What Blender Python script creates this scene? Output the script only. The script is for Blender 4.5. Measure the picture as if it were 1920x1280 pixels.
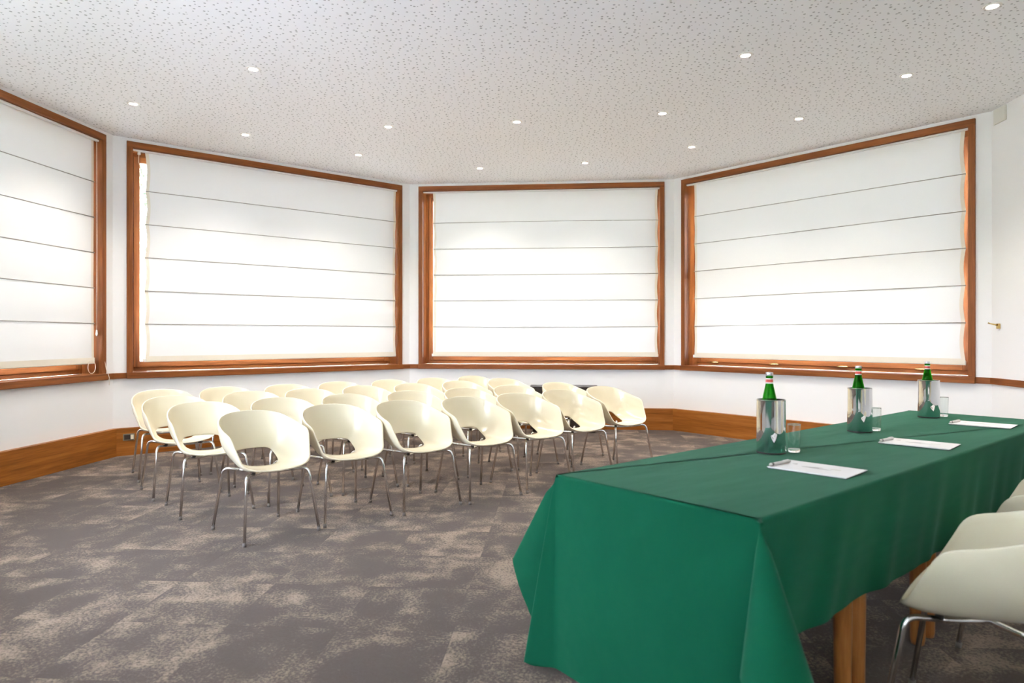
import bpy, bmesh, math, random
from mathutils import Vector, Matrix, noise

S = bpy.context.scene
C = S.collection
for o in list(bpy.data.objects):
    bpy.data.objects.remove(o)

# ------------------------------------------------------------------ camera, sky, exposure
CAM_H = 1.27
cd = bpy.data.cameras.new('camera')
cd.lens = 24.0; cd.sensor_width = 36.0; cd.sensor_fit = 'HORIZONTAL'
cd.shift_y = -10.0 / 1920.0
cd.clip_start = 0.02; cd.clip_end = 300
cd.dof.use_dof = True; cd.dof.focus_distance = 5.6; cd.dof.aperture_fstop = 2.8
cam = bpy.data.objects.new('camera', cd); C.objects.link(cam)
cam.location = (0, 0, CAM_H); cam.rotation_euler = (math.pi / 2, 0, 0)
S.camera = cam

w = bpy.data.worlds.new('overcast_sky'); S.world = w; w.use_nodes = True
bg = w.node_tree.nodes['Background']
bg.inputs[0].default_value = (0.86, 0.93, 1.14, 1); bg.inputs[1].default_value = 11.0
sd = bpy.data.lights.new('sun', 'SUN'); sd.energy = 140.0; sd.angle = math.radians(2.0); sd.color = (0.90, 0.945, 1.13)
sun = bpy.data.objects.new('sun', sd); C.objects.link(sun)
sun.rotation_euler = Vector((0.43, 0.06, -0.90)).to_track_quat('-Z', 'Y').to_euler()

S.view_settings.view_transform = 'Standard'
S.view_settings.look = 'None'
S.view_settings.gamma = 1.0
S.view_settings.use_curve_mapping = False
S.view_settings.exposure = 1.18
S.cycles.max_bounces = 10
S.cycles.diffuse_bounces = 6
S.cycles.glossy_bounces = 4
S.cycles.transmission_bounces = 10
S.cycles.transparent_max_bounces = 16
S.cycles.use_denoising = True
S.cycles.caustics_reflective = False
S.cycles.caustics_refractive = False
S.cycles.sample_clamp_indirect = 8.0

R = math.radians
random.seed(4)

# ------------------------------------------------------------------ materials
def srgb(r, g, b):
    f = lambda c: (c / 255 / 12.92) if c <= 10 else ((c / 255 + 0.055) / 1.055) ** 2.4
    return (f(r), f(g), f(b), 1)

class NT:
    """small node-tree writer"""
    def __init__(s, name):
        s.m = bpy.data.materials.new(name); s.m.use_nodes = True
        s.t = s.m.node_tree; s.t.nodes.clear()
        s.out = s.n('ShaderNodeOutputMaterial')
    def n(s, typ, **kw):
        nd = s.t.nodes.new(typ)
        for k, v in kw.items():
            if k.startswith('i_'):
                key = k[2:].replace('_', ' ')
                nd.inputs[key].default_value = v
            else:
                setattr(nd, k, v)
        return nd
    def l(s, a, b): s.t.links.new(a, b)
    def math(s, op, a, b=None):
        nd = s.n('ShaderNodeMath', operation=op)
        for i, v in enumerate((a, b)):
            if v is None: continue
            if isinstance(v, (int, float)): nd.inputs[i].default_value = v
            else: s.l(v, nd.inputs[i])
        return nd.outputs[0]
    def ramp(s, fac, stops):
        nd = s.n('ShaderNodeValToRGB')
        els = nd.color_ramp.elements
        while len(els) < len(stops): els.new(0.5)
        for e, (p, c) in zip(els, stops): e.position = p; e.color = c
        s.l(fac, nd.inputs[0]); return nd.outputs[0]
    def mix(s, fac, a, b):
        nd = s.n('ShaderNodeMix', data_type='RGBA')
        for v, k in ((fac, 0), (a, 6), (b, 7)):
            if isinstance(v, (int, float, tuple)): nd.inputs[k].default_value = v
            else: s.l(v, nd.inputs[k])
        return nd.outputs[2]
    def bsdf(s, col, rough=0.5, metal=0.0, spec=0.5, **kw):
        b = s.n('ShaderNodeBsdfPrincipled')
        for key, v in (('Base Color', col), ('Roughness', rough), ('Metallic', metal), ('Specular IOR Level', spec)):
            if isinstance(v, (int, float, tuple)): b.inputs[key].default_value = v
            else: s.l(v, b.inputs[key])
        for k, v in kw.items(): b.inputs[k.replace('_', ' ')].default_value = v
        s.l(b.outputs[0], s.out.inputs[0]); return b
    def coord(s, which='Object', scale=(1, 1, 1), rot=(0, 0, 0)):
        tc = s.n('ShaderNodeTexCoord'); mp = s.n('ShaderNodeMapping')
        mp.inputs['Scale'].default_value = scale; mp.inputs['Rotation'].default_value = rot
        s.l(tc.outputs[which], mp.inputs[0]); return mp.outputs[0]
    def noise(s, vec, scale, detail=3, rough=0.5):
        nd = s.n('ShaderNodeTexNoise'); nd.inputs['Scale'].default_value = scale
        nd.inputs['Detail'].default_value = detail; nd.inputs['Roughness'].default_value = rough
        s.l(vec, nd.inputs['Vector']); return nd.outputs[0]
    def bump(s, b, h, strength=0.2, dist=0.01):
        nd = s.n('ShaderNodeBump'); nd.inputs['Strength'].default_value = strength; nd.inputs['Distance'].default_value = dist
        s.l(h, nd.inputs['Height']); s.l(nd.outputs[0], b.inputs['Normal'])

M = {}
def simple(name, col, rough=0.5, metal=0.0, spec=0.5, **kw):
    t = NT(name); t.bsdf(col, rough, metal, spec, **kw); M[name] = t.m

def wood(name, scale, dark, mid, light, rough=0.52):
    t = NT(name)
    v = t.coord('Object', scale)
    oi = t.n('ShaderNodeObjectInfo')
    add = t.n('ShaderNodeVectorMath', operation='ADD')
    mul = t.n('ShaderNodeVectorMath', operation='SCALE'); mul.inputs['Scale'].default_value = 37.0
    cmb = t.n('ShaderNodeCombineXYZ')
    for k in range(3): t.l(oi.outputs['Random'], cmb.inputs[k])
    t.l(cmb.outputs[0], mul.inputs[0]); t.l(v, add.inputs[0]); t.l(mul.outputs[0], add.inputs[1])
    n1 = t.noise(add.outputs[0], 1.0, 4, 0.6)
    n2 = t.noise(add.outputs[0], 5.0, 3, 0.6)
    f = t.math('ADD', t.math('MULTIPLY', n1, 0.7), t.math('MULTIPLY', n2, 0.3))
    col = t.ramp(f, [(0.32, dark), (0.5, mid), (0.68, light)])
    b = t.bsdf(col, rough, 0, 0.22)
    t.bump(b, n2, 0.06, 0.004)
    M[name] = t.m

DK, MD, LT = srgb(100, 54, 22), srgb(128, 72, 32), srgb(150, 90, 44)
wood('wood_along', (1.1, 22, 22), DK, MD, LT)
wood('wood_upright', (22, 22, 1.1), DK, MD, LT)
wood('baseboard_wood', (0.9, 16, 16), srgb(112, 62, 18), srgb(146, 86, 32), srgb(172, 108, 48), 0.42)
wood('leg_wood', (26, 26, 2), srgb(120, 72, 34), srgb(156, 98, 50), srgb(176, 116, 66), 0.45)

t = NT('wall_paint')
b = t.bsdf(srgb(242, 241, 240), 0.75, 0, 0.2)
t.bump(b, t.noise(t.coord('Object'), 90, 3), 0.04, 0.002); M['wall_paint'] = t.m

# perforated plaster ceiling: round holes backed by grey fleece
t = NT('perforated_ceiling')
v = t.coord('Object')
vo = t.n('ShaderNodeTexVoronoi', voronoi_dimensions='2D', feature='F1'); vo.inputs['Scale'].default_value = 19.5
vo.inputs['Randomness'].default_value = 0.85
t.l(v, vo.inputs['Vector'])
sep = t.n('ShaderNodeSeparateColor'); t.l(vo.outputs['Color'], sep.inputs[0])
rad = t.math('ADD', t.math('MULTIPLY', sep.outputs[0], 0.10), 0.055)
hole = t.math('SUBTRACT', 1.0, t.math('SMOOTH_MIN', t.math('MAXIMUM', t.math('DIVIDE', t.math('SUBTRACT', vo.outputs['Distance'], rad), 0.04), 0.0), 1.0))
col = t.mix(hole, srgb(249, 249, 250), srgb(186, 186, 186))
b = t.bsdf(col, 0.85, 0, 0.1)
t.bump(b, t.math('SUBTRACT', 1.0, hole), 0.3, 0.004); M['perforated_ceiling'] = t.m

# mottled carpet tiles, each tile with its own cut of the pattern
t = NT('carpet_pile')
tc = t.n('ShaderNodeTexCoord'); oi = t.n('ShaderNodeObjectInfo')
cmb = t.n('ShaderNodeCombineXYZ')
t.l(t.math('MULTIPLY', oi.outputs['Random'], 91.0), cmb.inputs[0]); t.l(t.math('MULTIPLY', oi.outputs['Random'], 57.0), cmb.inputs[1])
geo = t.n('ShaderNodeNewGeometry')
add = t.n('ShaderNodeVectorMath', operation='ADD'); t.l(tc.outputs['Object'], add.inputs[0]); t.l(cmb.outputs[0], add.inputs[1])
big_local = t.noise(add.outputs[0], 4.2, 3, 0.55)
big_room = t.noise(geo.outputs['Position'], 1.7, 3, 0.55)
big = t.math('ADD', t.math('ADD', t.math('MULTIPLY', big_local, 0.66), t.math('MULTIPLY', big_room, 0.34)), t.math('MULTIPLY', t.math('SUBTRACT', oi.outputs['Random'], 0.5), 0.09))
patch = t.ramp(big, [(0.41, (0, 0, 0, 1)), (0.62, (1, 1, 1, 1))])
sp = t.noise(add.outputs[0], 75, 4, 0.75)
speck = t.ramp(t.math('ADD', sp, t.math('MULTIPLY', t.math('SUBTRACT', patch, 0.5), 0.22)), [(0.47, (0, 0, 0, 1)), (0.62, (1, 1, 1, 1))])
fine = t.noise(add.outputs[0], 420, 2, 0.6)
base = t.mix(big_local, srgb(73, 60, 53), srgb(86, 72, 63))
base = t.mix(t.math('MULTIPLY', fine, 0.35), base, srgb(54, 44, 39))
col = t.mix(t.math('MULTIPLY', speck, t.math('ADD', t.math('MULTIPLY', patch, 0.56), 0.24)), base, srgb(158, 138, 119))
b = t.bsdf(col, 0.95, 0, 0.1, Sheen_Weight=0.15)
t.bump(b, t.math('ADD', fine, sp), 0.5, 0.006); M['carpet_pile'] = t.m

simple('floor_screed', srgb(96, 90, 86), 0.9)

# blind cloth: light comes through the weave
def blind_cloth(name, col, trans, tcol):
    t = NT(name)
    d = t.n('ShaderNodeBsdfDiffuse'); d.inputs[0].default_value = col
    tr = t.n('ShaderNodeBsdfTranslucent'); tr.inputs[0].default_value = tcol
    mx = t.n('ShaderNodeMixShader'); mx.inputs[0].default_value = trans
    weave = t.noise(t.coord('Object', (300, 300, 300)), 1.0, 2)
    bm_ = t.n('ShaderNodeBump'); bm_.inputs['Strength'].default_value = 0.05; bm_.inputs['Distance'].default_value = 0.001
    t.l(weave, bm_.inputs['Height']); t.l(bm_.outputs[0], d.inputs['Normal'])
    t.l(d.outputs[0], mx.inputs[1]); t.l(tr.outputs[0], mx.inputs[2]); t.l(mx.outputs[0], t.out.inputs[0])
    M[name] = t.m
blind_cloth('blind_cloth', srgb(246, 245, 243), 0.016, (0.93, 0.93, 0.93, 1))
blind_cloth('blind_hem', srgb(240, 232, 216), 0.015, (0.80, 0.73, 0.60, 1))
blind_cloth('blind_seam', srgb(180, 174, 166), 0.02, (0.60, 0.56, 0.50, 1))
blind_cloth('diffuser_cloth_dense', srgb(250, 250, 250), 0.45, (0.97, 0.97, 0.97, 1))
blind_cloth('diffuser_cloth', srgb(250, 250, 250), 0.85, (0.97, 0.97, 0.97, 1))
simple('white_plastic', srgb(236, 234, 230), 0.4)
simple('cord_white', srgb(236, 226, 212), 0.8)

t = NT('window_glass')
tr = t.n('ShaderNodeBsdfTransparent'); tr.inputs[0].default_value = (0.95, 0.97, 0.96, 1)
gl = t.n('ShaderNodeBsdfGlossy'); gl.inputs['Roughness'].default_value = 0.02
fr = t.n('ShaderNodeFresnel'); fr.inputs[0].default_value = 1.45
mx = t.n('ShaderNodeMixShader'); t.l(fr.outputs[0], mx.inputs[0]); t.l(tr.outputs[0], mx.inputs[1]); t.l(gl.outputs[0], mx.inputs[2])
t.l(mx.outputs[0], t.out.inputs[0]); M['window_glass'] = t.m

t = NT('thin_glass')
tr = t.n('ShaderNodeBsdfTransparent'); tr.inputs[0].default_value = (0.97, 0.985, 0.98, 1)
gl = t.n('ShaderNodeBsdfGlossy'); gl.inputs['Roughness'].default_value = 0.02
lw = t.n('ShaderNodeLayerWeight')
fac = t.math('ADD', t.math('MULTIPLY', t.math('POWER', lw.outputs['Facing'], 4.0), 0.55), 0.05)
mx = t.n('ShaderNodeMixShader'); t.l(fac, mx.inputs[0]); t.l(tr.outputs[0], mx.inputs[1]); t.l(gl.outputs[0], mx.inputs[2])
t.l(mx.outputs[0], t.out.inputs[0]); M['thin_glass'] = t.m

simple('chair_shell', srgb(226, 216, 190), 0.22, 0, 0.5, Coat_Weight=0.25, Coat_Roughness=0.08)
simple('chrome', (0.90, 0.91, 0.92, 1), 0.16, 1.0)
simple('chrome_dull', (0.50, 0.49, 0.47, 1), 0.3, 1.0)
simple('foot_grey', srgb(112, 104, 98), 0.5)
simple('black_rubber', srgb(60, 56, 52), 0.6)
simple('mirror_steel', (0.86, 0.86, 0.87, 1), 0.035, 1.0)
simple('brass', srgb(214, 186, 120), 0.25, 1.0)
simple('dark_cabinet', srgb(58, 46, 40), 0.45)
simple('dark_cabinet_door', srgb(48, 38, 34), 0.4)
simple('outlet_plate', srgb(120, 108, 92), 0.5)
simple('outlet_switch', srgb(224, 214, 190), 0.5)
simple('cover_plate', srgb(222, 219, 210), 0.6)
simple('pen_grey', srgb(206, 201, 194), 0.4)
simple('pen_dark', srgb(96, 84, 82), 0.35)
simple('cover_white', srgb(244, 240, 240), 0.45)
simple('pad_backing', srgb(44, 44, 56), 0.7)
simple('paper_white', srgb(240, 238, 234), 0.7)
simple('print_grey', srgb(196, 190, 190), 0.5)
simple('print_beige', srgb(206, 198, 180), 0.5)
simple('label_red', srgb(204, 70, 60), 0.5)
simple('label_white', srgb(238, 232, 226), 0.5)
simple('cap_silver', srgb(214, 208, 208), 0.3, 0.6)
simple('lamp_ring', srgb(236, 232, 226), 0.3)
simple('bark', srgb(96, 82, 68), 0.9)
simple('lawn', srgb(150, 154, 132), 0.95)
simple('bounce_paving', srgb(182, 180, 188), 0.9)
simple('leaf_green', srgb(44, 58, 32), 0.7)

t = NT('lamp_glow')
em = t.n('ShaderNodeEmission'); em.inputs[0].default_value = (1.0, 0.93, 0.80, 1); em.inputs[1].default_value = 22.0
t.l(em.outputs[0], t.out.inputs[0]); M['lamp_glow'] = t.m

t = NT('green_cloth')
v = t.coord('Object')
n1 = t.noise(v, 2.2, 3); wv = t.noise(t.coord('Object', (900, 900, 900)), 1.0, 1)
col = t.mix(n1, srgb(9, 76, 54), srgb(13, 84, 60))
b = t.bsdf(col, 0.85, 0, 0.08, Sheen_Weight=0.12, Sheen_Roughness=0.45)
b.inputs['Sheen Tint'].default_value = (0.55, 0.85, 0.66, 1)
cr = t.noise(t.coord('Object', (1.2, 4.5, 4.5), (0, 0, R(40))), 1.6, 2)
t.bump(b, t.math('ADD', t.math('MULTIPLY', cr, 1.0), t.math('MULTIPLY', wv, 0.01)), 0.45, 0.02); M['green_cloth'] = t.m

def glassy(name, col, rough=0.0, ior=1.45):
    t = NT(name)
    g = t.n('ShaderNodeBsdfGlass'); g.inputs['Color'].default_value = col; g.inputs['Roughness'].default_value = rough; g.inputs['IOR'].default_value = ior
    t.l(g.outputs[0], t.out.inputs[0]); M[name] = t.m
glassy('clear_glass', (0.97, 0.99, 0.98, 1))
glassy('green_glass', (0.20, 0.62, 0.14, 1))

# ------------------------------------------------------------------ mesh helpers
def mesh(name, verts, faces, mat, smooth=False):
    me = bpy.data.meshes.new(name); me.from_pydata([tuple(v) for v in verts], [], faces)
    me.materials.append(M[mat])
    if smooth:
        for p in me.polygons: p.use_smooth = True
    me.update(); return me

def link(name, me, parent=None, loc=None, rz=None):
    o = bpy.data.objects.new(name, me); C.objects.link(o)
    if parent is not None: o.parent = parent
    if loc is not None: o.location = loc
    if rz is not None: o.rotation_euler = (0, 0, rz)
    return o

def bm_mesh(name, bm, mat, smooth=False):
    bmesh.ops.recalc_face_normals(bm, faces=bm.faces)
    me = bpy.data.meshes.new(name); bm.to_mesh(me); bm.free(); me.materials.append(M[mat])
    if smooth:
        for p in me.polygons: p.use_smooth = True
    return me

def add_box(bm, x0, x1, y0, y1, z0, z1, bev=0.0):
    r = bmesh.ops.create_cube(bm, size=1.0)
    vs = r['verts']
    for v in vs:
        v.co = Vector((x0 + (v.co.x + .5) * (x1 - x0), y0 + (v.co.y + .5) * (y1 - y0), z0 + (v.co.z + .5) * (z1 - z0)))
    if bev > 0:
        es = list({e for v in vs for e in v.link_edges})
        bmesh.ops.bevel(bm, geom=es, offset=bev, segments=2, affect='EDGES', profile=0.5)

def box(name, x0, x1, y0, y1, z0, z1, mat, parent=None, bev=0.0):
    bm = bmesh.new(); add_box(bm, x0, x1, y0, y1, z0, z1, bev)
    return link(name, bm_mesh(name, bm, mat), parent)

def tube_data(pts, r, seg=10, closed=False, cap=True):
    """sweep a circle along a polyline; r may be a list"""
    pts = [Vector(p) for p in pts]; n = len(pts)
    rr = r if isinstance(r, (list, tuple)) else [r] * n
    verts, faces = [], []
    tan = []
    for i in range(n):
        if closed: d = pts[(i + 1) % n] - pts[i - 1]
        else: d = pts[min(i + 1, n - 1)] - pts[max(i - 1, 0)]
        tan.append(d.normalized())
    up = Vector((0, 0, 1)) if abs(tan[0].z) < 0.9 else Vector((1, 0, 0))
    nrm = (up - tan[0] * up.dot(tan[0])).normalized()
    for i in range(n):
        nrm = (nrm - tan[i] * nrm.dot(tan[i])).normalized()
        bi = tan[i].cross(nrm)
        for k in range(seg):
            a = 2 * math.pi * k / seg
            verts.append(pts[i] + (nrm * math.cos(a) + bi * math.sin(a)) * rr[i])
    m = n if closed else n - 1
    for i in range(m):
        j = (i + 1) % n
        for k in range(seg):
            k2 = (k + 1) % seg
            faces.append((i * seg + k, i * seg + k2, j * seg + k2, j * seg + k))
    if cap and not closed:
        faces.append(tuple(range(seg - 1, -1, -1)))
        faces.append(tuple((n - 1) * seg + k for k in range(seg)))
    return verts, faces

def tube(name, pts, r, mat, parent=None, seg=10, closed=False):
    v, f = tube_data(pts, r, seg, closed)
    return link(name, mesh(name, v, f, mat, True), parent)

def lathe_data(prof, seg=32, close=False):
    """revolve (radius, z) points about Z"""
    verts, faces, rows = [], [], []
    for (r, z) in prof:
        if r < 1e-6:
            rows.append([len(verts)]); verts.append((0, 0, z))
        else:
            rows.append(list(range(len(verts), len(verts) + seg)))
            for k in range(seg):
                a = 2 * math.pi * k / seg; verts.append((r * math.cos(a), r * math.sin(a), z))
    pairs = list(zip(rows[:-1], rows[1:]))
    if close: pairs.append((rows[-1], rows[0]))
    for a, b in pairs:
        for k in range(seg):
            k2 = (k + 1) % seg
            if len(a) == 1 and len(b) == 1: continue
            if len(a) == 1: faces.append((a[0], b[k2], b[k]))
            elif len(b) == 1: faces.append((a[k], a[k2], b[0]))
            else: faces.append((a[k], a[k2], b[k2], b[k]))
    return verts, faces

def lathe(name, prof, mat, parent=None, seg=32, close=False, smooth=True):
    v, f = lathe_data(prof, seg, close)
    me = mesh(name, v, f, mat, smooth)
    bm = bmesh.new(); bm.from_mesh(me); bmesh.ops.recalc_face_normals(bm, faces=bm.faces); bm.to_mesh(me); bm.free()
    if smooth:
        me.set_sharp_from_angle(angle=R(40))
    return link(name, me, parent)

def catmull(pts, n):
    """n samples through pts (end to end)"""
    P = [Vector(p) for p in pts]; out = []
    for s in range(n):
        t_ = s / (n - 1) * (len(P) - 1); i = min(int(t_), len(P) - 2); f = t_ - i
        p0 = P[i - 1] if i > 0 else P[0] * 2 - P[1]
        p1, p2 = P[i], P[i + 1]
        p3 = P[i + 2] if i + 2 < len(P) else P[-1] * 2 - P[-2]
        out.append(0.5 * (2 * p1 + (p2 - p0) * f + (2 * p0 - 5 * p1 + 4 * p2 - p3) * f * f + (3 * p1 - p0 - 3 * p2 + p3) * f ** 3))
    return out

def empty(name, loc=(0, 0, 0), rz=0):
    o = bpy.data.objects.new(name, None); C.objects.link(o)
    o.location = loc; o.rotation_euler = (0, 0, rz); o.empty_display_size = 0.1
    return o

def tag(o, label, cat, group=None):
    o['label'] = label; o['category'] = cat
    if group: o['group'] = group
    return o

def struct(o, label=None):
    o['kind'] = 'structure'
    if label: o['label'] = label
    return o

def bake(o):
    """apply modifiers into the mesh data"""
    dg = bpy.context.evaluated_depsgraph_get()
    me = bpy.data.meshes.new_from_object(o.evaluated_get(dg), preserve_all_data_layers=True, depsgraph=dg)
    o.modifiers.clear(); o.data = me

# ------------------------------------------------------------------ room plan: octagon of 3.65 m sides, entry bay behind
SIDE, CEIL = 3.65, 3.40
def step(p, deg, l): return (p[0] + l * math.cos(R(deg)), p[1] + l * math.sin(R(deg)))
c23 = (-1.437, 9.583)
c34 = step(c23, -5, SIDE); c45 = step(c34, -50, SIDE); c56 = step(c45, -95, SIDE); c67 = step(c56, -140, SIDE)
c12 = step(c23, 220, SIDE); c01 = step(c12, 265, SIDE); c70 = step(c01, 310, SIDE)
YB = -2.6
outline = [c70, (c70[0], YB), (c67[0], YB), c67, c56, c45, c34, c23, c12, c01]   # counter-clockwise
cx_, cy_ = 0.0, 5.0

def slab(name, poly, z0, z1, mat):
    n = len(poly)
    v = [(x, y, z0) for x, y in poly] + [(x, y, z1) for x, y in poly]
    f = [tuple(range(n - 1, -1, -1)), tuple(range(n, 2 * n))] + [(i, (i + 1) % n, n + (i + 1) % n, n + i) for i in range(n)]
    return link(name, mesh(name, v, f, mat))
grown = [(x + math.copysign(0.25, x - cx_) * (abs(x - cx_) > .1), y + (0.25 if y > 5 else -0.1)) for x, y in outline]

floor = struct(slab('floor', grown, -0.20, -0.008, 'floor_screed'), 'floor of mottled grey-brown carpet tiles')
ceil = struct(slab('ceiling', grown, CEIL, CEIL + 0.15, 'perforated_ceiling'), 'white ceiling perforated with small round holes')

oc = [c70, c67, c56, c45, c34, c23, c12, c01]
ocx, ocy = sum(p[0] for p in oc) / 8, sum(p[1] for p in oc) / 8
struct(slab('shade_slab', [(ocx + (x - ocx) * 1.37, ocy + (y - ocy) * 1.37) for x, y in oc], CEIL + .16, CEIL + .36, 'wall_paint'), 'added slab, its eaves shading the windows')  # unseen overhang, added to keep sun and high sky off the windows
# carpet tiles 0.5 m, turned 4 degrees, cut along the walls
def clip(poly, a, b):
    """keep the part left of the line a->b"""
    out = []
    side = lambda p: (b[0] - a[0]) * (p[1] - a[1]) - (b[1] - a[1]) * (p[0] - a[0])
    for i, p in enumerate(poly):
        q = poly[(i + 1) % len(poly)]; sp_, sq = side(p), side(q)
        if sp_ >= 0: out.append(p)
        if (sp_ >= 0) != (sq >= 0):
            f = sp_ / (sp_ - sq); out.append((p[0] + f * (q[0] - p[0]), p[1] + f * (q[1] - p[1])))
    return out
octo = [c70, c67, c56, c45, c34, c23, c12, c01]
bay = [(c70[0], YB), (c67[0], YB), c67, c70]
TS, TA = 0.5, R(-4)
ct, st = math.cos(TA), math.sin(TA)
T0 = (-1.18, 4.0)                                       # a tile joint measured on the carpet
def tile_mesh(poly):
    n = len(poly); cx = sum(p[0] for p in poly) / n; cy = sum(p[1] for p in poly) / n
    ins = [(cx + (x - cx) * (1 - .0005), cy + (y - cy) * (1 - .0005)) for x, y in poly]
    v = [(x, y, -0.008) for x, y in poly] + [(x, y, -0.0003) for x, y in poly] + [(x, y, 0.0) for x, y in ins]
    f = [tuple(range(2 * n, 3 * n))]
    for k in (0, 1): f += [(k * n + i, k * n + (i + 1) % n, (k + 1) * n + (i + 1) % n, (k + 1) * n + i) for i in range(n)]
    return mesh('carpet_tile', v, f, 'carpet_pile')
h = TS / 2 - 0.0002
full = tile_mesh([(-h, -h), (h, -h), (h, h), (-h, h)])
for i in range(-16, 18):
    for j in range(-16, 18):
        lx, ly = (i + .5) * TS, (j + .5) * TS
        cx, cy = T0[0] + lx * ct - ly * st, T0[1] + lx * st + ly * ct
        if math.hypot(cx, cy - 5) > 9: continue
        corners = [(cx + a * ct - b_ * st, cy + a * st + b_ * ct) for a, b_ in ((-h, -h), (h, -h), (h, h), (-h, h))]
        area = octo if cy > 0.9 else None
        inside = lambda p, poly: all((poly[(k + 1) % len(poly)][0] - poly[k][0]) * (p[1] - poly[k][1]) - (poly[(k + 1) % len(poly)][1] - poly[k][1]) * (p[0] - poly[k][0]) >= -1e-6 for k in range(len(poly)))
        if cy < 1.2:
            continue                                     # nearer than the photograph reaches: bare strip below, built as one
        if all(inside(p, octo) for p in corners):
            o = link('carpet_tile', full, floor, (cx, cy, 0), TA + (math.pi / 2) * ((i * 7 + j * 3) % 2))
        else:
            poly = corners
            for k in range(len(octo)):
                poly = clip(poly, octo[k], octo[(k + 1) % len(octo)])
                if not poly: break
            if len(poly) < 3: continue
            ar = abs(sum(poly[k][0] * poly[(k + 1) % len(poly)][1] - poly[(k + 1) % len(poly)][0] * poly[k][1] for k in range(len(poly)))) / 2
            if ar < 0.004: continue
            link('carpet_tile', tile_mesh([(x - cx, y - cy) for x, y in poly]), floor, (cx, cy, 0))
near = [(c70[0], YB), (c67[0], YB), (c67[0], 1.02), (c70[0], 1.02)]
link('carpet_strip', tile_mesh([(x, y) for x, y in near]), floor)

# ------------------------------------------------------------------ walls, baseboards, rails
WX0, WX1, WZ0, WZ1 = 0.13, 3.52, 0.815, 3.363             # outer edge of a window's casing along its wall
def wall(name, p, deg, length, win, label=None):
    bm = bmesh.new(); T = 0.30; e = 0.09
    if win:
        a, b_ = WX0 + .05, WX1 - .05
        add_box(bm, -e, a, 0, T, 0, CEIL); add_box(bm, b_, length + e, 0, T, 0, CEIL)
        add_box(bm, a, b_, 0, T, 0, WZ0 + .05); add_box(bm, a, b_, 0, T, WZ1 - .06, CEIL)
    else:
        add_box(bm, -e, length + e, 0, T, 0, CEIL)
    o = struct(link(name, bm_mesh(name, bm, 'wall_paint')), label)
    o.location = (p[0], p[1], 0); o.rotation_euler = (0, 0, R(deg)); return o
WALLS = [('left', c01, 85, True), ('front_left', c12, 40, True), ('front', c23, -5, True), ('front_right', c34, -50, True),
         ('right', c45, -95, False)]
for nm, p, deg, win in WALLS:
    wall('wall_' + nm, p, deg, SIDE, win)
wall('wall_left_rear', c70, 130, SIDE, True)
wall('wall_right_rear', c56, -140, SIDE, False)
wall('wall_entry_right', c67, -90, c67[1] - YB, False)
wall('wall_entry_left', (c70[0], YB), 90, c70[1] - YB, False)
wall('wall_back', (c67[0], YB), 180, c67[0] - c70[0], True)

PR, BH = 0.06, 0.29                                        # baseboard panels stand proud of the wall
dz = PR * math.tan(R(22.5))
for nm, p, deg, win in WALLS:
    v = []
    for z in (0, BH):
        v += [(0, 0, z), (SIDE, 0, z), (SIDE - dz, -PR, z), (dz, -PR, z)]
    f = [(3, 2, 1, 0), (4, 5, 6, 7), (0, 1, 5, 4), (1, 2, 6, 5), (2, 3, 7, 6), (3, 0, 4, 7)]
    o = struct(link('baseboard_' + nm, mesh('baseboard', v, f, 'baseboard_wood'), None, (p[0], p[1], 0.0), R(deg)))
tn = 0
for nm, p, deg, win in WALLS:
    for a, b_ in (((0, WX0), (WX1, SIDE)) if win else ((0, SIDE),)):
        tn += 1
        bm = bmesh.new(); add_box(bm, a, b_, -0.018, 0.005, WZ0 + .002, WZ0 + .062, 0.002)
        o = struct(link('trim_%d' % tn, bm_mesh('trim', bm, 'wood_along'), None, (p[0], p[1], 0), R(deg)))

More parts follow.
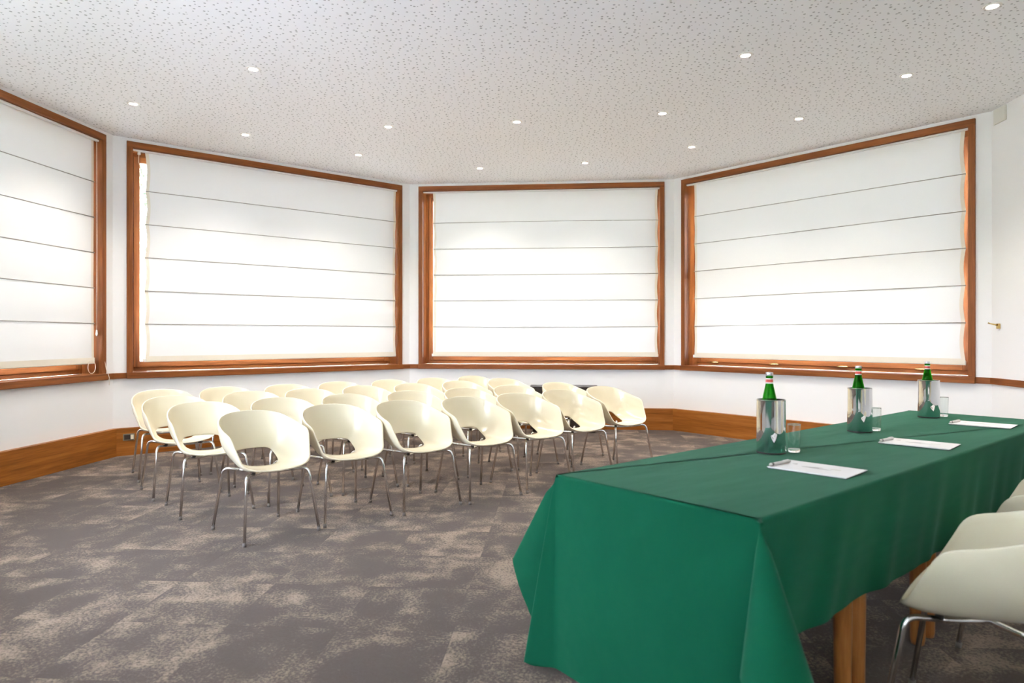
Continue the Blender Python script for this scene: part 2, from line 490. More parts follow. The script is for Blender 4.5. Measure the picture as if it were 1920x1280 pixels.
# ------------------------------------------------------------------ windows
def build_window(n, p, deg, hinges=False, transom=False):
    W = empty('window_%d' % n, (p[0], p[1], 0), R(deg)); struct(W)
    cw = 0.058; pr = -0.024
    box('casing_side', WX0, WX0 + cw, pr, .02, WZ0 + .065, WZ1 - .066, 'wood_upright', W, .003)
    box('casing_side', WX1 - cw, WX1, pr, .02, WZ0 + .065, WZ1 - .066, 'wood_upright', W, .003)
    box('casing_head', WX0, WX1, pr, .02, WZ1 - .066, WZ1, 'wood_along', W, .003)
    box('window_sill', WX0 - .004, WX1 + .004, pr - .02, .20, WZ0, WZ0 + .065, 'wood_along', W, .004)
    a, b_, z0, z1 = WX0 + cw, WX1 - cw, WZ0 + .065, WZ1 - .066
    box('reveal_side', a - .012, a, .018, .30, z0, z1, 'wood_upright', W)
    box('reveal_side', b_, b_ + .012, .018, .30, z0, z1, 'wood_upright', W)
    box('reveal_head', a, b_, .018, .30, z1, z1 + .012, 'wood_along', W)
    # fixed frame then the sash a little proud
    fy0, fy1, fw, sw = .20, .28, .045, .062
    box('frame_stile', a, a + fw, fy0, fy1, z0, z1, 'wood_upright', W, .003)
    box('frame_stile', b_ - fw, b_, fy0, fy1, z0, z1, 'wood_upright', W, .003)
    box('frame_rail', a + fw, b_ - fw, fy0, fy1, z0, z0 + fw, 'wood_along', W, .003)
    box('frame_rail', a + fw, b_ - fw, fy0, fy1, z1 - fw, z1, 'wood_along', W, .003)
    a2, b2, y2, z2 = a + fw, b_ - fw, z0 + fw, z1 - fw
    box('sash_stile', a2, a2 + sw, fy0 - .012, fy1 - .01, y2, z2, 'wood_upright', W, .004)
    box('sash_stile', b2 - sw, b2, fy0 - .012, fy1 - .01, y2, z2, 'wood_upright', W, .004)
    box('sash_rail', a2 + sw, b2 - sw, fy0 - .012, fy1 - .01, y2, y2 + sw, 'wood_along', W, .004)
    box('sash_rail', a2 + sw, b2 - sw, fy0 - .012, fy1 - .01, z2 - sw, z2, 'wood_along', W, .004)
    g0, g1 = y2 + sw, z2 - sw
    if transom:
        tz = 2.03
        box('transom', a2 + sw, b2 - sw, fy0 - .06, fy1, tz, tz + .10, 'wood_along', W, .004)
        box('glass_pane', a2 + sw, b2 - sw, .232, .238, g0, tz, 'window_glass', W)
        box('glass_pane', a2 + sw, b2 - sw, .232, .238, tz + .10, g1, 'window_glass', W)
    else:
        box('glass_pane', a2 + sw, b2 - sw, .232, .238, g0, g1, 'window_glass', W)
    if hinges:
        for hx in (.50, 1.34, 2.17, 2.98):
            h_ = tube('hinge', [(hx - .055, fy0 - .014, y2), (hx + .055, fy0 - .014, y2)], .011, 'brass', W)
            tube('hinge_pin', [(hx - .062, fy0 - .014, y2), (hx + .062, fy0 - .014, y2)], .006, 'brass', h_)
    return W
build_window(1, c01, 85)
build_window(2, c12, 40)
build_window(3, c23, -5)
build_window(4, c34, -50, hinges=True, transom=True)

def diffuser_sheet(win, mat, low):  # translucent sheet added to spread the daylight of an unseen window
    bm = bmesh.new(); bmesh.ops.create_grid(bm, x_segments=60, y_segments=2, size=1)
    for v in bm.verts: v.co = Vector((SIDE / 2 + v.co.x * 1.62, .07 + .012 * math.sin(v.co.x * 70), (3.28 + low) / 2 + v.co.y * (3.28 - low) / 2))
    link('light_diffuser', bm_mesh('light_diffuser', bm, mat, True), win)
diffuser_sheet(build_window(5, c70, 130), 'diffuser_cloth', 1.62)  # out of view, put in to light the room from the left rear
diffuser_sheet(build_window(6, (c67[0], YB), 180), 'diffuser_cloth_dense', .88)  # unseen window added behind the camera as soft fill
for p, deg in ((c01, 85), (c12, 40), (c23, -5), (c34, -50), (c70, 130), ((c67[0], YB), 180)):     # tell the sampler where daylight enters
    ld = bpy.data.lights.new('daylight_portal', 'AREA'); ld.shape = 'RECTANGLE'; ld.size = 3.2; ld.size_y = 2.4
    ld.cycles.is_portal = True
    lo = bpy.data.objects.new('daylight_portal', ld); C.objects.link(lo)
    q = step(step(p, deg, SIDE / 2), deg + 90, .32)
    lo.location = (q[0], q[1], (WZ0 + WZ1) / 2); lo.rotation_euler = (math.pi / 2, 0, R(deg + 180))
    lo.rotation_euler = (R(90), 0, R(deg))
# ------------------------------------------------------------------ roman blinds
RODS = [1.402 + .364 * k for k in range(5)]
def build_blind(p, deg, x0, x1, label, seed, extra=None):
    rnd = random.Random(seed)
    B = empty('roman_blind', (p[0], p[1], 0), R(deg))
    tag(B, label, 'blind', 'white roman blinds over the windows')
    zt, zb = 3.286, 1.02
    levels = [zb] + RODS + [zt]
    BY = .055; hem = .034
    ph = [rnd.uniform(0, 6.28) for _ in range(6)]
    def edge(z, k, s):                     # the cloth pulls in a little between the rods
        f = (z - levels[k]) / (levels[k + 1] - levels[k])
        return .014 * math.sin(math.pi * f) + .004 * math.sin(3 * z + ph[0] + s)
    def depth(x, z, k):
        f = (z - levels[k]) / (levels[k + 1] - levels[k])
        d = -.010 * math.sin(math.pi * f)
        if k == 5:                          # puckers under the head rail
            d += .006 * f * (math.sin(11 * x + ph[1]) + .6 * math.sin(23 * x + ph[2])) * (.5 + .5 * math.sin(1.7 * x + ph[3]))
        return BY + d + .003 * math.sin(2.1 * x + ph[4] + k)
    def strip(name, k, xa, xb, nx, mat, dy=0.0):
        nz = 8; v, f = [], []
        za, zb_ = levels[k], levels[k + 1]
        for j in range(nz + 1):
            z = za + (zb_ - za) * j / nz
            l_, r_ = xa(z, k), xb(z, k)
            for i in range(nx + 1):
                x = l_ + (r_ - l_) * i / nx
                v.append((x, depth(x, z, k) + dy, z))
        for j in range(nz):
            for i in range(nx):
                q = j * (nx + 1) + i; f.append((q, q + 1, q + nx + 2, q + nx + 1))
        return link(name, mesh(name, v, f, mat, True), B)
    L = lambda z, k: x0 + edge(z, k, 0)
    Rr = lambda z, k: x1 - edge(z, k, 2)
    for k in range(6):
        pn = strip('fabric_panel', k, lambda z, k: L(z, k) + hem, lambda z, k: Rr(z, k) - hem, 40, 'blind_cloth')
    for k in range(6):
        strip('side_hem', k, L, lambda z, k: L(z, k) + hem, 2, 'blind_hem')
        strip('side_hem', k, lambda z, k: Rr(z, k) - hem, Rr, 2, 'blind_hem')
    for z in RODS:
        sag = rnd.uniform(-.006, .006)
        pts = [(x0 - .004 + (x1 - x0 + .008) * i / 12, BY - .0045, z + sag * math.sin(math.pi * i / 12)) for i in range(13)]
        tube('rod', pts, .0045, 'blind_seam', B, 6)
    box('bottom_bar', x0 - .018, x1 + .004, BY - .010, BY + .012, zb - .034, zb + .004, 'white_plastic', B, .003)
    box('bottom_hem', x0 + .01, x1 - .004, BY - .0145, BY - .012, zb - .028, zb + .03, 'blind_hem', B)
    box('head_rail', WX0 + .062, WX1 - .062, .012, .044, 3.275, 3.293, 'white_plastic', B, .002)
    if extra == 'cord_right':
        x = x1 + .012
        tube('cord', [(x, .03, 3.27), (x + .003, .03, 2.3), (x, .03, 1.32)], .003, 'cord_white', B, 6)
        lathe_o = lathe('cord_weight', [(0, .0), (.006, .002), (.011, .02), (.007, .06), (0, .066)], 'white_plastic', B, 12)
        lathe_o.location = (x, .03, 1.27)
        pts = [(x1 - .075 + .055 * math.cos(a), .02, .955 + .065 * math.sin(a)) for a in [2 * math.pi * i / 20 for i in range(20)]]
        tube('cord_loop', pts, .003, 'cord_white', B, 6, closed=True)
        tube('cord_end', [(x1 + .06, -.02, 1.02), (x1 + .075, -.03, .92), (x1 + .085, -.055, .84), (x1 + .085, -.055, .76)], .003, 'cord_white', B, 6)
    if extra == 'cord_left':
        tube('cord', [(x0 - .06, .05, 3.27), (x0 - .065, .05, 3.17), (x0 - .02, .058, 3.02)], .003, 'cord_white', B, 6)
        box('pulley', x0 - .075, x0 - .045, .04, .06, 3.245, 3.275, 'white_plastic', B, .004)
    return B
build_blind(c01, 85, .30, 3.435, 'white roman blind cut off by the left edge, cord loop at its lower corner', 1, 'cord_right')
build_blind(c12, 40, .32, 3.456, 'white roman blind left of centre, a gap beside it showing bare glass and trees', 2, 'cord_left')
build_blind(c23, -5, .324, 3.444, 'white roman blind on the middle window, facing the camera squarely', 3)
build_blind(c34, -50, .29, 3.42, 'white roman blind on the right window above the brass hinges, crossed by a grey band', 4)

# ------------------------------------------------------------------ ceiling downlights
LAMPS = [
 ((475, 129), 'larger lit round downlight at the upper left of the ceiling'),
 ((250, 194), 'lit round downlight nearest the left-hand window corner, leftmost of all'),
 ((460, 252), 'small lit downlight above the middle of the window left of centre'),
 ((728, 237), 'lit downlight above the right end of the window left of centre, nearer of two there'),
 ((672, 290), 'small lit downlight close above the right end of the window left of centre'),
 ((969, 228), 'lit downlight over the middle window, nearest the camera of the three above it'),
 ((900, 315), 'smallest lit downlight, close above the left half of the middle window'),
 ((1097, 305), 'small lit downlight close above the right half of the middle window'),
 ((1242, 212), 'lit downlight above the corner between middle and right windows, nearer of two there'),
 ((1297, 275), 'small lit downlight close above the left end of the right window'),
 ((1398, 103), 'large lit downlight at the upper right, above the left part of the right window'),
 ((1498, 222), 'lit downlight close above the middle of the right window'),
 ((1700, 141), 'lit downlight above the right end of the right window'),
 ((1861, 11), 'largest lit downlight, in the top right corner of the photo'),
]
def lamp_at(x, y, label):
    Y = 1280 * (CEIL - CAM_H) / (630 - y); X = (x - 960) / 1280 * Y
    D = empty('ceiling_downlight', (round(X, 3), round(Y, 3), CEIL))
    tag(D, label, 'downlight', 'lit downlights in the ceiling')
    lathe('trim_ring', [(.036, -.001), (.036, -.006), (.052, -.004), (.054, -.0005)], 'lamp_ring', D, 28)
    lathe('lamp_face', [(0, -.0035), (.030, -.0035), (.036, -.002)], 'lamp_glow', D, 24)
    ld = bpy.data.lights.new('lamp_beam', 'SPOT'); ld.energy = LAMP_W; ld.color = (1.0, .93, .84); ld.spot_size = R(120); ld.spot_blend = .8; ld.shadow_soft_size = .035
    lo = bpy.data.objects.new('lamp_beam', ld); C.objects.link(lo); lo.parent = D; lo.location = (0, 0, -.02)
LAMP_W = 40.0
for (x, y), lb in LAMPS: lamp_at(x, y, lb)

# ------------------------------------------------------------------ the cream shell chair
def make_chair():
    root = empty('shell_armchair')
    rim = [(0, .245, .424), (.11, .241, .430), (.195, .226, .446), (.243, .200, .474), (.260, .170, .522), (.273, .141, .574), (.285, .112, .624),
           (.292, .07, .652), (.290, -.02, .674), (.270, -.13, .708), (.22, -.212, .740), (.125, -.262, .760), (0, -.278, .766)]
    hol = [(0, .030, .424), (.055, .022, .425), (.095, .000, .428), (.120, -.028, .433), (.134, -.056, .439), (.144, -.084, .446), (.150, -.110, .454),
           (.153, -.135, .464), (.152, -.160, .477), (.146, -.182, .492), (.126, -.197, .506), (.075, -.204, .513), (0, -.207, .515)]
    NH, NV = 37, 13
    def whole(pts):
        half = catmull(pts, NH)
        half[0].x = 0; half[-1].x = 0
        return half + [Vector((-p.x, p.y, p.z)) for p in half[-2:0:-1]]
    rim = [(x * .915, y * .94, z) for x, y, z in rim]; hol = [(x * .92, y * .95, z) for x, y, z in hol]
    RI, HO = whole(rim), whole(hol); N = len(RI)
    verts, faces = [], []
    for i in range(N):
        r, q = RI[i], HO[i]
        d = r - q; pl = Vector((d.x, d.y, 0)); back = max(0.0, min(1.0, (r.z - .44) / .32))
        p1 = q + pl * (.72 - .32 * back) + Vector((0, 0, -.008 + .05 * back * back))
        p2 = r - pl * .04 - Vector((0, 0, (.72 - .10 * back) * d.z))
        for k in range(NV + 1):
            t_ = k / NV; u = 1 - t_
            verts.append(q * u ** 3 + p1 * 3 * u * u * t_ + p2 * 3 * u * t_ * t_ + r * t_ ** 3)
    for i in range(N):
        j = (i + 1) % N
        for k in range(NV):
            faces.append((i * (NV + 1) + k, i * (NV + 1) + k + 1, j * (NV + 1) + k + 1, j * (NV + 1) + k))
    sh = link('shell', mesh('shell', verts, faces, 'chair_shell', True), root)
    so = sh.modifiers.new('s', 'SOLIDIFY'); so.thickness = .010; so.offset = 0.0
    sb = sh.modifiers.new('b', 'BEVEL'); sb.width = .0035; sb.segments = 2; sb.limit_method = 'ANGLE'; sb.angle_limit = R(50)
    bpy.context.view_layer.update(); bake(sh)
    for p in sh.data.polygons: p.use_smooth = True
    TR = .0095
    feet = [(.250, .262), (-.250, .262), (.228, -.255), (-.228, -.255)]
    tops = [(.208, .196), (-.208, .196), (.192, -.176), (-.192, -.176)]
    ins = {}
    for (fx, fy), (tx, ty) in zip(feet, tops):
        foot = Vector((fx, fy, .008)); top = Vector((tx, ty, .412))
        inner = Vector((tx * .62, ty * .62, .398))
        d1 = (foot - top).normalized(); d2 = (inner - top).normalized(); rb = .045
        a, b_ = top + d1 * rb, top + d2 * rb
        pts = [foot] + [a * (1 - s) ** 2 + top * 2 * s * (1 - s) + b_ * s * s for s in [i / 7 for i in range(8)]] + [inner]
        lg = tube('leg', pts, TR, 'chrome', root, 10)
        cap = tube('foot_cap', [Vector((fx, fy, 0.0)) , Vector((fx, fy, 0.0)) - d1 * .022], .0115, 'foot_grey', lg, 10)
        ins[(fx > 0, fy > 0)] = inner
    vv, ff = [], []
    for k1, k2 in (((True, True), (False, False)), ((False, True), (True, False))):
        A, Bq = ins[k1], ins[k2]
        pts = [A.lerp(Bq, i / 10) - Vector((0, 0, .012 * math.sin(math.pi * i / 10))) for i in range(11)]
        v_, f_ = tube_data(pts, TR, 8); o_ = len(vv); vv += v_; ff += [tuple(i + o_ for i in q) for q in f_]
    link('seat_frame', mesh('seat_frame', vv, ff, 'chrome', True), root)
    for sx, sy in ((1, 1), (-1, 1)):
        tube('mounting_pad', [(sx * .125, sy * .118, .398), (sx * .125, sy * .118, .426)], .012, 'black_rubber', root, 10)
    return root

def copy_tree(o, parent=None):
    c = o.copy(); C.objects.link(c)
    if parent is not None: c.parent = parent
    for ch in list(o.children): copy_tree(ch, c)
    return c

U = [[1.63, 2.21, 2.76, 3.32, 3.89, 4.47, 5.08], [1.53, 2.13, 2.71, 3.29, 3.89, 4.47, 5.16],
     [1.51, 2.16, 2.71, 3.31, 3.87, 4.49, 5.15], [1.59, 2.16, 2.77, 3.37, 3.99, 4.56, 5.18]]
V = [[4.47, 4.52, 4.45, 4.40, 4.40, 4.45, 4.47], [5.34, 5.32, 5.29, 5.22, 5.19, 5.17, 5.20],
     [6.05, 6.13, 6.09, 6.13, 6.09, 6.11, 6.14], [6.86, 6.82, 6.80, 6.84, 6.80, 6.75, 6.78]]
ROWN = ['front row, nearest the green table', 'second row', 'third row', 'back row, nearest the windows']
POSN = ['at the left end', 'second from the left', 'third from the left', 'in the middle', 'third from the right', 'second from the right', 'at the right end']
proto = make_chair(); used = False
rnd = random.Random(11)
CA = R(40)
for r_ in range(4):
    for k in range(7):
        o = proto if not used else copy_tree(proto); used = True
        u_, v_ = U[r_][k], V[r_][k]
        o.location = (u_ * math.cos(CA) - v_ * math.sin(CA), u_ * math.sin(CA) + v_ * math.cos(CA), 0)
        face = -51 + rnd.uniform(-2.5, 2.5) + (7 if (r_, k) == (0, 0) else 0)
        o.rotation_euler = (0, 0, R(face - 90))
        tag(o, 'cream plastic shell armchair %s of the %s' % (POSN[k], ROWN[r_]), 'chair', 'cream armchairs in four rows')

# ------------------------------------------------------------------ head table
BX, BY_ = 0.70, 1.929                                    # near right-hand corner of the table top
tl = (math.cos(R(40.3)), math.sin(R(40.3)))              # along the table, away from the camera
ti = (-tl[1], tl[0])                                     # across it, from the speakers' side to the audience
TL, TW, TH = 3.42, 0.83, 0.752
def tp(t_, d, z=0.0): return Vector((BX + tl[0] * t_ + ti[0] * d, BY_ + tl[1] * t_ + ti[1] * d, z))
TANG = R(40.3)

def make_table(t0, t1, label):
    T = empty('wooden_table', tp(t0, 0), TANG); tag(T, label, 'table', 'wooden tables under the green cloth')
    ln = t1 - t0; g = .004
    box('tabletop', g, ln - g, .006, TW - .006, .715, .744, 'leg_wood', T, .004)
    bm = bmesh.new()
    for a in ((.05, ln - .05, .07, .09), (.05, ln - .05, TW - .09, TW - .07)): add_box(bm, a[0], a[1], a[2], a[3], .63, .715)
    for a in ((.045, .065), (ln - .065, ln - .045)): add_box(bm, a[0], a[1], .09, TW - .09, .63, .715)
    link('apron', bm_mesh('apron', bm, 'leg_wood'), T)
    for x in (.055, ln - .055):
        for y in (.05, TW - .05):
            tube('leg', [(x, y, 0), (x, y, .02), (x, y, .38), (x, y, .715)], [.025, .028, .032, .033], 'leg_wood', T, 18)
make_table(0, .69, 'round-legged wooden table under the near end of the green cloth')
make_table(.69, 1.38, 'round-legged wooden table under the green cloth, beside the nearest white chair')
make_table(1.38, TL, 'long wooden table under the far part of the green cloth')

def make_cloth():
    D_END, D_SIDE = .735, .385
    # loop that the spare cloth of a corner makes, seen from below the corner
    kf = 1.0
    def loop(t_): u = 1 - t_; return Vector((3 * t_ * u * u * kf, 3 * t_ * t_ * u * kf))
    def length():
        return sum((loop((i + 1) / 400) - loop(i / 400)).length for i in range(400))
    kf = (math.pi / 2) / length()
    acc = [0.0]
    for i in range(400): acc.append(acc[-1] + (loop((i + 1) / 400) - loop(i / 400)).length)
    def loop_phi(phi):
        s = phi / (math.pi / 2) * acc[-1]
        i = min(range(401), key=lambda q: abs(acc[q] - s)); return loop(i / 400)
    RR = .012; ARC = RR * math.pi / 2
    ROLL = [ARC * i / 5 for i in range(6)]; NV = 30
    def depth_at(k, drop): return ROLL[k] if k < 6 else ARC + (drop - ARC) * ((k - 5) / (NV - 5)) ** 1.1
    cols = []                                          # each: list of Vector in table space (t along, d across, z)
    def fold(u, seed, n):
        return sum(math.sin(u * f + seed * 1.7 + g) * a for f, a, g in n)
    NE = [(7.0, .6, 0.3), (13.0, .35, 1.1), (21.0, .2, 2.0)]
    NS = [(9.0, .6, 0.0), (16.0, .5, 0.7), (27.0, .35, 2.2), (41.0, .15, .4)]
    def sstep(x): x = max(0, min(1, x)); return x * x * (3 - 2 * x)
    def side(p0, run, out, ln, drop, n, seed, fo, amp, lean):
        for i in range(n + 1):
            u = i / n * ln; win = sstep(u / .16) * sstep((ln - u) / .16)
            col = []
            for k in range(NV + 1):
                v = depth_at(k, drop)
                f = v / drop
                skew = u + lean * v * win
                off = (.012 * f + amp * f * (fold(skew, seed, fo))) * win
                an = min(v, ARC) / RR
                o = out * off + out * (RR * math.sin(an) - RR)
                z = TH - RR * (1 - math.cos(an)) - max(0, v - ARC)
                col.append(Vector((p0.x + run.x * u + o.x, p0.y + run.y * u + o.y, z)))
            cols.append(col)
    TUCK = [(0, 0), (-.10, .22), (-.10, .46), (-.03, .60), (-.02, .42), (-.08, .18), (-.12, .03), (-.02, .04), (.08, .16), (.04, .08), (0, 0)]
    fine = catmull([(a, b_, 0) for a, b_ in TUCK], 400)
    tl_ = [0.0]
    for i in range(399): tl_.append(tl_[-1] + (fine[i + 1] - fine[i]).length)
    def tuck_phi(phi):
        s = phi / (math.pi / 2) * tl_[-1]
        i = min(range(400), key=lambda q: abs(tl_[q] - s)); return Vector((fine[i].x, fine[i].y))
    def corner(p, sdir, edir, d0, d1, n=40, loop_phi=loop_phi):
        """p corner; sdir runs on past the first panel, edir past the second; d0 drop of first panel, d1 of second"""
        pc = math.atan2(d1, d0)
        phis = sorted(set([(math.pi / 2) * i / n for i in range(1, n)] + [pc]))
        for ph in phis:
            rm = min(d0 / max(1e-6, math.cos(ph)), d1 / max(1e-6, math.sin(ph)))
            l_ = loop_phi(ph); rho = l_.length
            hd = (sdir * l_.x + edir * l_.y).normalized() if rho > 1e-6 else Vector((0, 0))
            col = []
            for k in range(NV + 1):
                r = depth_at(k, rm); an = min(r, ARC) / RR
                rh = rho * sstep(r / .10) ; h_ = r * math.sin(rh); dn = RR * (1 - math.cos(an)) + max(0, r - ARC) * math.cos(rh)
                q = p - (sdir + edir) * RR * (1 - math.sin(an))
                col.append(Vector((q.x + hd.x * h_, q.y + hd.y * h_, max(.012, TH - dn))))
            cols.append(col)
    X, Y = Vector((1, 0)), Vector((0, 1))
    A, Bq, Cc, Dd = Vector((0, TW)), Vector((0, 0)), Vector((TL, TW)), Vector((TL, 0))
    # walk round: near end (A->B), corner B, speakers' side (B->D), corner D, far end (D->C), corner C, audience side (C->A), corner A
    side(A, -Y, -X, TW, D_END, 40, 1, NE, .011, .0); corner(Bq, -Y, -X, D_END, D_SIDE)
    side(Bq, X, -Y, TL, D_SIDE, 160, 2, NS, .011, .55); corner(Dd, X, -Y, D_SIDE, D_END)
    side(Dd, Y, X, TW, D_END, 40, 3, NE, .011, .0); corner(Cc, Y, X, D_END, D_SIDE)
    side(Cc, -X, Y, TL, D_SIDE, 160, 4, NS, .014, .2); corner(A, -X, Y, D_SIDE, D_END, 90, tuck_phi)
    verts = [p for c in cols for p in c]; n = len(cols); m = NV + 1
    faces = []
    for i in range(n):
        j = (i + 1) % n
        for k in range(NV): faces.append((i * m + k, i * m + k + 1, j * m + k + 1, j * m + k))
    faces.append(tuple(i * m for i in range(n)))
    bm = bmesh.new(); me = mesh('tablecloth', verts, faces, 'green_cloth', True)
    bm.from_mesh(me); bmesh.ops.remove_doubles(bm, verts=bm.verts, dist=1e-5); bmesh.ops.recalc_face_normals(bm, faces=bm.faces); bm.to_mesh(me); bm.free()
    for p in me.polygons: p.use_smooth = len(p.vertices) < 10
    o = link('tablecloth', me, None, tp(0, 0), TANG)
    tag(o, 'green cloth draped over the head table, reaching almost to the floor at its near end', 'tablecloth')
make_cloth()

# ------------------------------------------------------------------ things on the table
TOP = TH + .0008
NEARN = ['nearest the camera', 'in the middle of the table', 'farthest from the camera']
def cooler(x, y, i):
    o = empty('wine_cooler', (x, y, TOP)); tag(o, 'polished steel bottle cooler %s' % NEARN[i], 'wine cooler', 'steel coolers on the green table')
    lathe('cooler_wall', [(0, .0), (.054, .0), (.0600, .003), (.0622, .010), (.0614, .12), (.0606, .230), (.0616, .236), (.0606, .2375), (.0593, .236), (.0598, .12), (.0585, .016), (.05, .012), (0, .012)], 'mirror_steel', o, 56)
    lathe('base_ring', [(.052, .0005), (.0590, .0005), (.0622, .004), (.0624, .007), (.0616, .008)], 'black_rubber', o, 40)
def bottle(x, y, i):
    o = empty('water_bottle', (x, y, TOP + .0125)); tag(o, 'green glass water bottle standing in the cooler %s' % NEARN[i], 'bottle', 'green bottles in the coolers')
    out = [(0, 0), (.030, 0), (.036, .004), (.0375, .012), (.0375, .165), (.0365, .185), (.032, .215), (.025, .250), (.0185, .280), (.0150, .300), (.0140, .318), (.0155, .320), (.0155, .328), (.0142, .330), (.0138, .338)]
    lathe('bottle_glass', out + [(.0105, .338), (.0110, .300), (.0150, .278), (.0215, .250), (.0285, .215), (.0335, .185), (.0345, .165), (.0345, .012), (.030, .006), (0, .006)], 'green_glass', o, 36)
    lathe('neck_label', [(.0168, .295), (.0155, .302), (.0150, .318), (.0158, .3185)], 'label_white', o, 28)
    lathe('label_band', [(.0162, .3005), (.0157, .304), (.0154, .3135)], 'label_red', o, 28)
    lathe('bottle_cap', [(.0150, .329), (.0160, .331), (.0162, .340), (.0148, .344), (0, .345)], 'cap_silver', o, 28)
def tumbler(x, y, i):
    o = empty('water_glass', (x, y, TOP)); tag(o, 'clear empty tumbler beside the steel cooler %s' % NEARN[i], 'glass', 'tumblers on the green table')
    lathe('glass_wall', [(.0255, .014), (.0285, .122), (.0282, .1235), (.0272, .1235), (.0268, .122), (.0243, .014)], 'thin_glass', o, 40)
    lathe('glass_rim', [(.0272, .1225), (.0279, .1245), (.0286, .1225), (.0279, .1215)], 'clear_glass', o, 40, close=True)
    lathe('glass_base', [(0, 0), (.024, 0), (.0252, .002), (.0255, .0138), (.020, .0135), (0, .0125)], 'clear_glass', o, 40)
COOL = [(1.150, 3.03), (1.885, 3.700), (2.655, 4.350)]
GLAS = [(1.262, 3.055), (1.995, 3.745), (2.785, 4.405)]
for i, (x, y) in enumerate(COOL): cooler(x, y, i); bottle(x - .006, y + .004, i)
for i, (x, y) in enumerate(GLAS): tumbler(x, y, i)

def folder(x, y, ang, i):
    o = empty('writing_folder', (x, y, TOP), ang); tag(o, 'white folder lying on the green cloth, %s' % NEARN[i], 'folder', 'white folders on the green table')
    box('back_cover', -.148, .146, -.101, .101, 0, .0022, 'pad_backing', o)
    box('page_block', -.147, .145, -.1005, .1005, .0022, .0052, 'paper_white', o)
    box('front_cover', -.150, .150, -.104, .104, .0052, .0068, 'cover_white', o)
    marks = bmesh.new()
    rm = random.Random(5)
    for (mx, my, sx, sy) in ((-.02, .0, .034, .012), (.0, .012, .020, .006), (.03, -.008, .026, .006), (-.095, .03, .010, .010)):
        r = bmesh.ops.create_circle(marks, cap_ends=True, segments=18, radius=1)
        for v in r['verts']:
            a = math.atan2(v.co.y, v.co.x); q = 1 + .18 * math.sin(3 * a + mx * 90)
            v.co = Vector((mx + v.co.x * sx * q, my + v.co.y * sy * q, .00695))
    link('printed_emblem', bm_mesh('printed_emblem', marks, 'print_grey'), o)
    m2 = bmesh.new()
    add_box(m2, .045, .085, .012, .020, .0068, .00695)
    link('printed_line', bm_mesh('printed_line', m2, 'print_beige'), o)
def pen(x, y, ang, i):
    o = empty('ballpoint_pen', (x, y, TOP + .0070 + .0067), ang); tag(o, 'grey pen lying across the end of the folder %s' % NEARN[i], 'pen', 'pens on the folders')
    prof = [(-.070, .0018), (-.060, .0062), (.060, .0066), (.068, .0055)]
    tube('barrel', [(0, a, 0) for a, r in prof], [r for a, r in prof], 'pen_grey', o, 14)
    tube('push_button', [(0, .067, 0), (0, .075, 0)], .0028, 'pen_dark', o, 10)
    box('clip', -.0016, .0016, .018, .062, .0062, .0080, 'chrome', o)
    tube('grip', [(0, -.056, 0), (0, -.044, 0)], .0067, 'pen_dark', o, 14)
FOLD = [(1.178, 2.640), (1.945, 3.262), (2.735, 3.965)]
for i, (x, y) in enumerate(FOLD):
    ang = R(-46 + (0, 1.5, 1)[i])
    folder(x, y, ang, i)
    off = Vector((-.133, -.03)); ca, sa = math.cos(ang), math.sin(ang)
    pen(x + off.x * ca - off.y * sa, y + off.x * sa + off.y * ca, ang - R(8), i)

# ------------------------------------------------------------------ chairs behind the head table
for i, (t_, d, a, lb) in enumerate(((.729, -.362, 9, 'cream shell armchair nearest the camera, behind the green table and cut by the edge'),
                                    (1.69, -.30, 7, 'cream shell armchair barely in view at the right edge, second along the green table'))):
    o = copy_tree(proto); p = tp(t_, d); o.location = p
    o.rotation_euler = (0, 0, TANG + R(a))
    tag(o, lb, 'chair', 'cream armchairs behind the green table')

# ------------------------------------------------------------------ small things along the walls
cab = empty('low_cabinet', step(step(c23, -5, 1.72), -95, .07) + (0,), R(-5))
tag(cab, 'low dark brown cabinet against the wall behind the rows, mostly hidden by chairs', 'cabinet')
box('cabinet_body', 0, .88, -.34, -.02, .04, .585, 'dark_cabinet', cab, .003)
box('cabinet_top', -.01, .89, -.36, -.01, .585, .605, 'dark_cabinet_door', cab, .003)
box('plinth', .03, .85, -.31, -.04, 0, .04, 'black_rubber', cab)
for k in range(2):
    d = box('door', .012 + .43 * k, .434 + .43 * k, -.357, -.341, .06, .575, 'dark_cabinet_door', cab, .003)
    hx = .40 if k == 0 else .48
    tube('handle', [(hx, -.358, .30), (hx, -.375, .31), (hx, -.375, .40), (hx, -.358, .41)], .004, 'chrome_dull', d, 8)

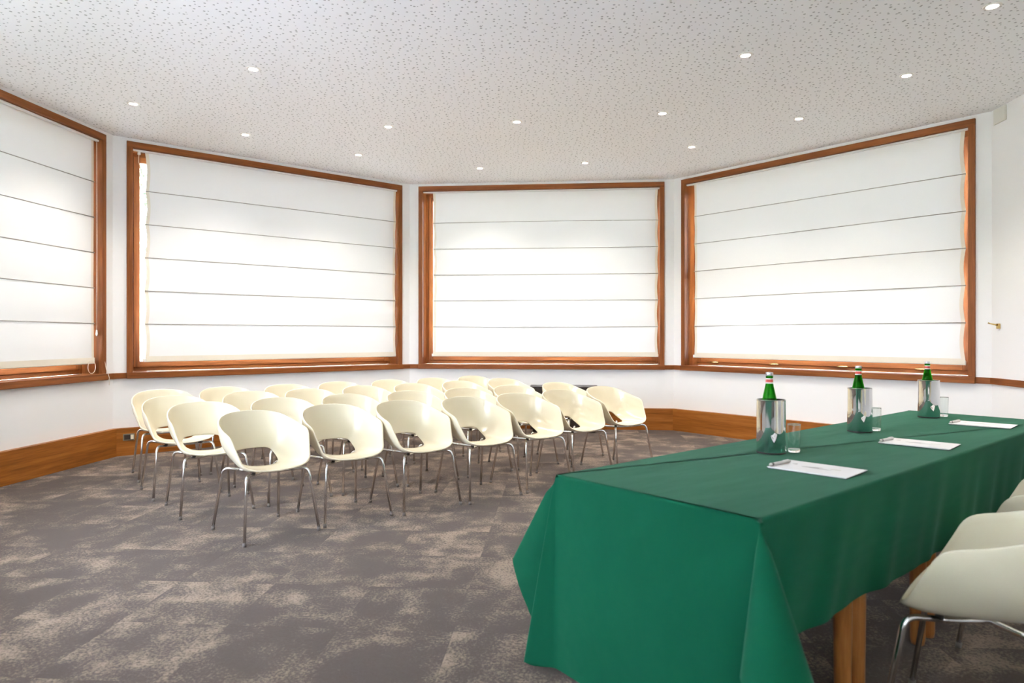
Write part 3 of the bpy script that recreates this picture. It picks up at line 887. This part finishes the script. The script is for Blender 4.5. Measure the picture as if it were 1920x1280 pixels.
def on_wall(name, p, deg, s, z, label, cat):
    q = step(p, deg, s); o = empty(name, (q[0], q[1], z), R(deg)); return tag(o, label, cat)
o = on_wall('wall_outlet', c12, 40, .14, .195, 'small brown socket plate with a light switch on the baseboard left of the chairs', 'outlet')
o.location = Vector(o.location) + Vector((math.sin(R(40)), -math.cos(R(40)), 0)) * PR
box('face_plate', -.055, .055, -.008, -.0005, -.036, .036, 'outlet_plate', o, .003)
box('socket_insert', -.045, .012, -.010, -.008, -.024, .024, 'dark_cabinet', o, .001)
box('rocker', .016, .044, -.013, -.008, -.024, .024, 'outlet_switch', o, .002)
o = on_wall('wall_hook', c45, -95, .12, 1.375, 'small brass hook on the white wall right of the right window', 'hook')
box('mounting_block', -.016, .016, -.022, -.0005, -.035, .012, 'brass', o, .003)
tube('hook_arm', [(0, -.02, .0), (0, -.05, .004), (0, -.085, .012), (0, -.10, .018)], [.009, .007, .0055, .007], 'brass', o, 10)
o = on_wall('wall_cover_plate', c45, -95, .14, 3.315, 'pale grey rectangular cover high on the right wall, just under the ceiling', 'cover plate')
box('cover_box', -.09, .09, -.016, -.0005, -.065, .075, 'cover_plate', o, .004)
box('cover_lid', -.082, .082, -.019, -.016, -.057, .067, 'cover_plate', o, .002)

# ------------------------------------------------------------------ outdoors, seen past the blinds
g = link('lawn', mesh('lawn', [(-60, -40, -.5), (60, -40, -.5), (60, 80, -.5), (-60, 80, -.5)], [(0, 1, 2, 3)], 'lawn'))
struct(g, 'green lawn outside the windows')
struct(slab('bounce_paving', [(1 + 11 * math.cos(R(a)), 5 + 11 * math.sin(R(a))) for a in range(0, 360, 15)], -.5, -.42, 'bounce_paving'), 'pale paving added to bounce daylight into the room')  # added ground reflector, sends sunlight up to the ceiling
def tree(x, y, hgt, rad, seed, label):
    rn = random.Random(seed); T = empty('garden_tree', (x, y, -.5)); tag(T, label, 'tree', 'trees outside the windows')
    tube('trunk', [(0, 0, 0), (.05, .03, hgt * .3), (0, .06, hgt * .6), (.04, 0, hgt * .85)], [.16, .13, .09, .04], 'bark', T, 10)
    v, f = [], []
    for _ in range(2600):
        d = Vector((rn.gauss(0, 1), rn.gauss(0, 1), rn.gauss(0, 1))).normalized() * rad * rn.random() ** .4
        c = Vector((d.x, d.y, hgt * .66 + d.z * hgt * .36 / rad))
        s = rn.uniform(.05, .11); q = Vector((rn.gauss(0, 1), rn.gauss(0, 1), rn.gauss(0, 1))).normalized(); e = q.orthogonal().normalized(); e2 = q.cross(e)
        b0 = len(v); v += [c + e * s, c + e2 * s * .5, c - e * s, c - e2 * s * .5]; f.append((b0, b0 + 1, b0 + 2, b0 + 3))
    fo = link('foliage', mesh('foliage', v, f, 'leaf_green'), T); fo['kind'] = 'stuff'
tree(-8.0, 14.6, 7.0, 1.9, 3, 'pale leafy tree seen through the gap left of the blind')
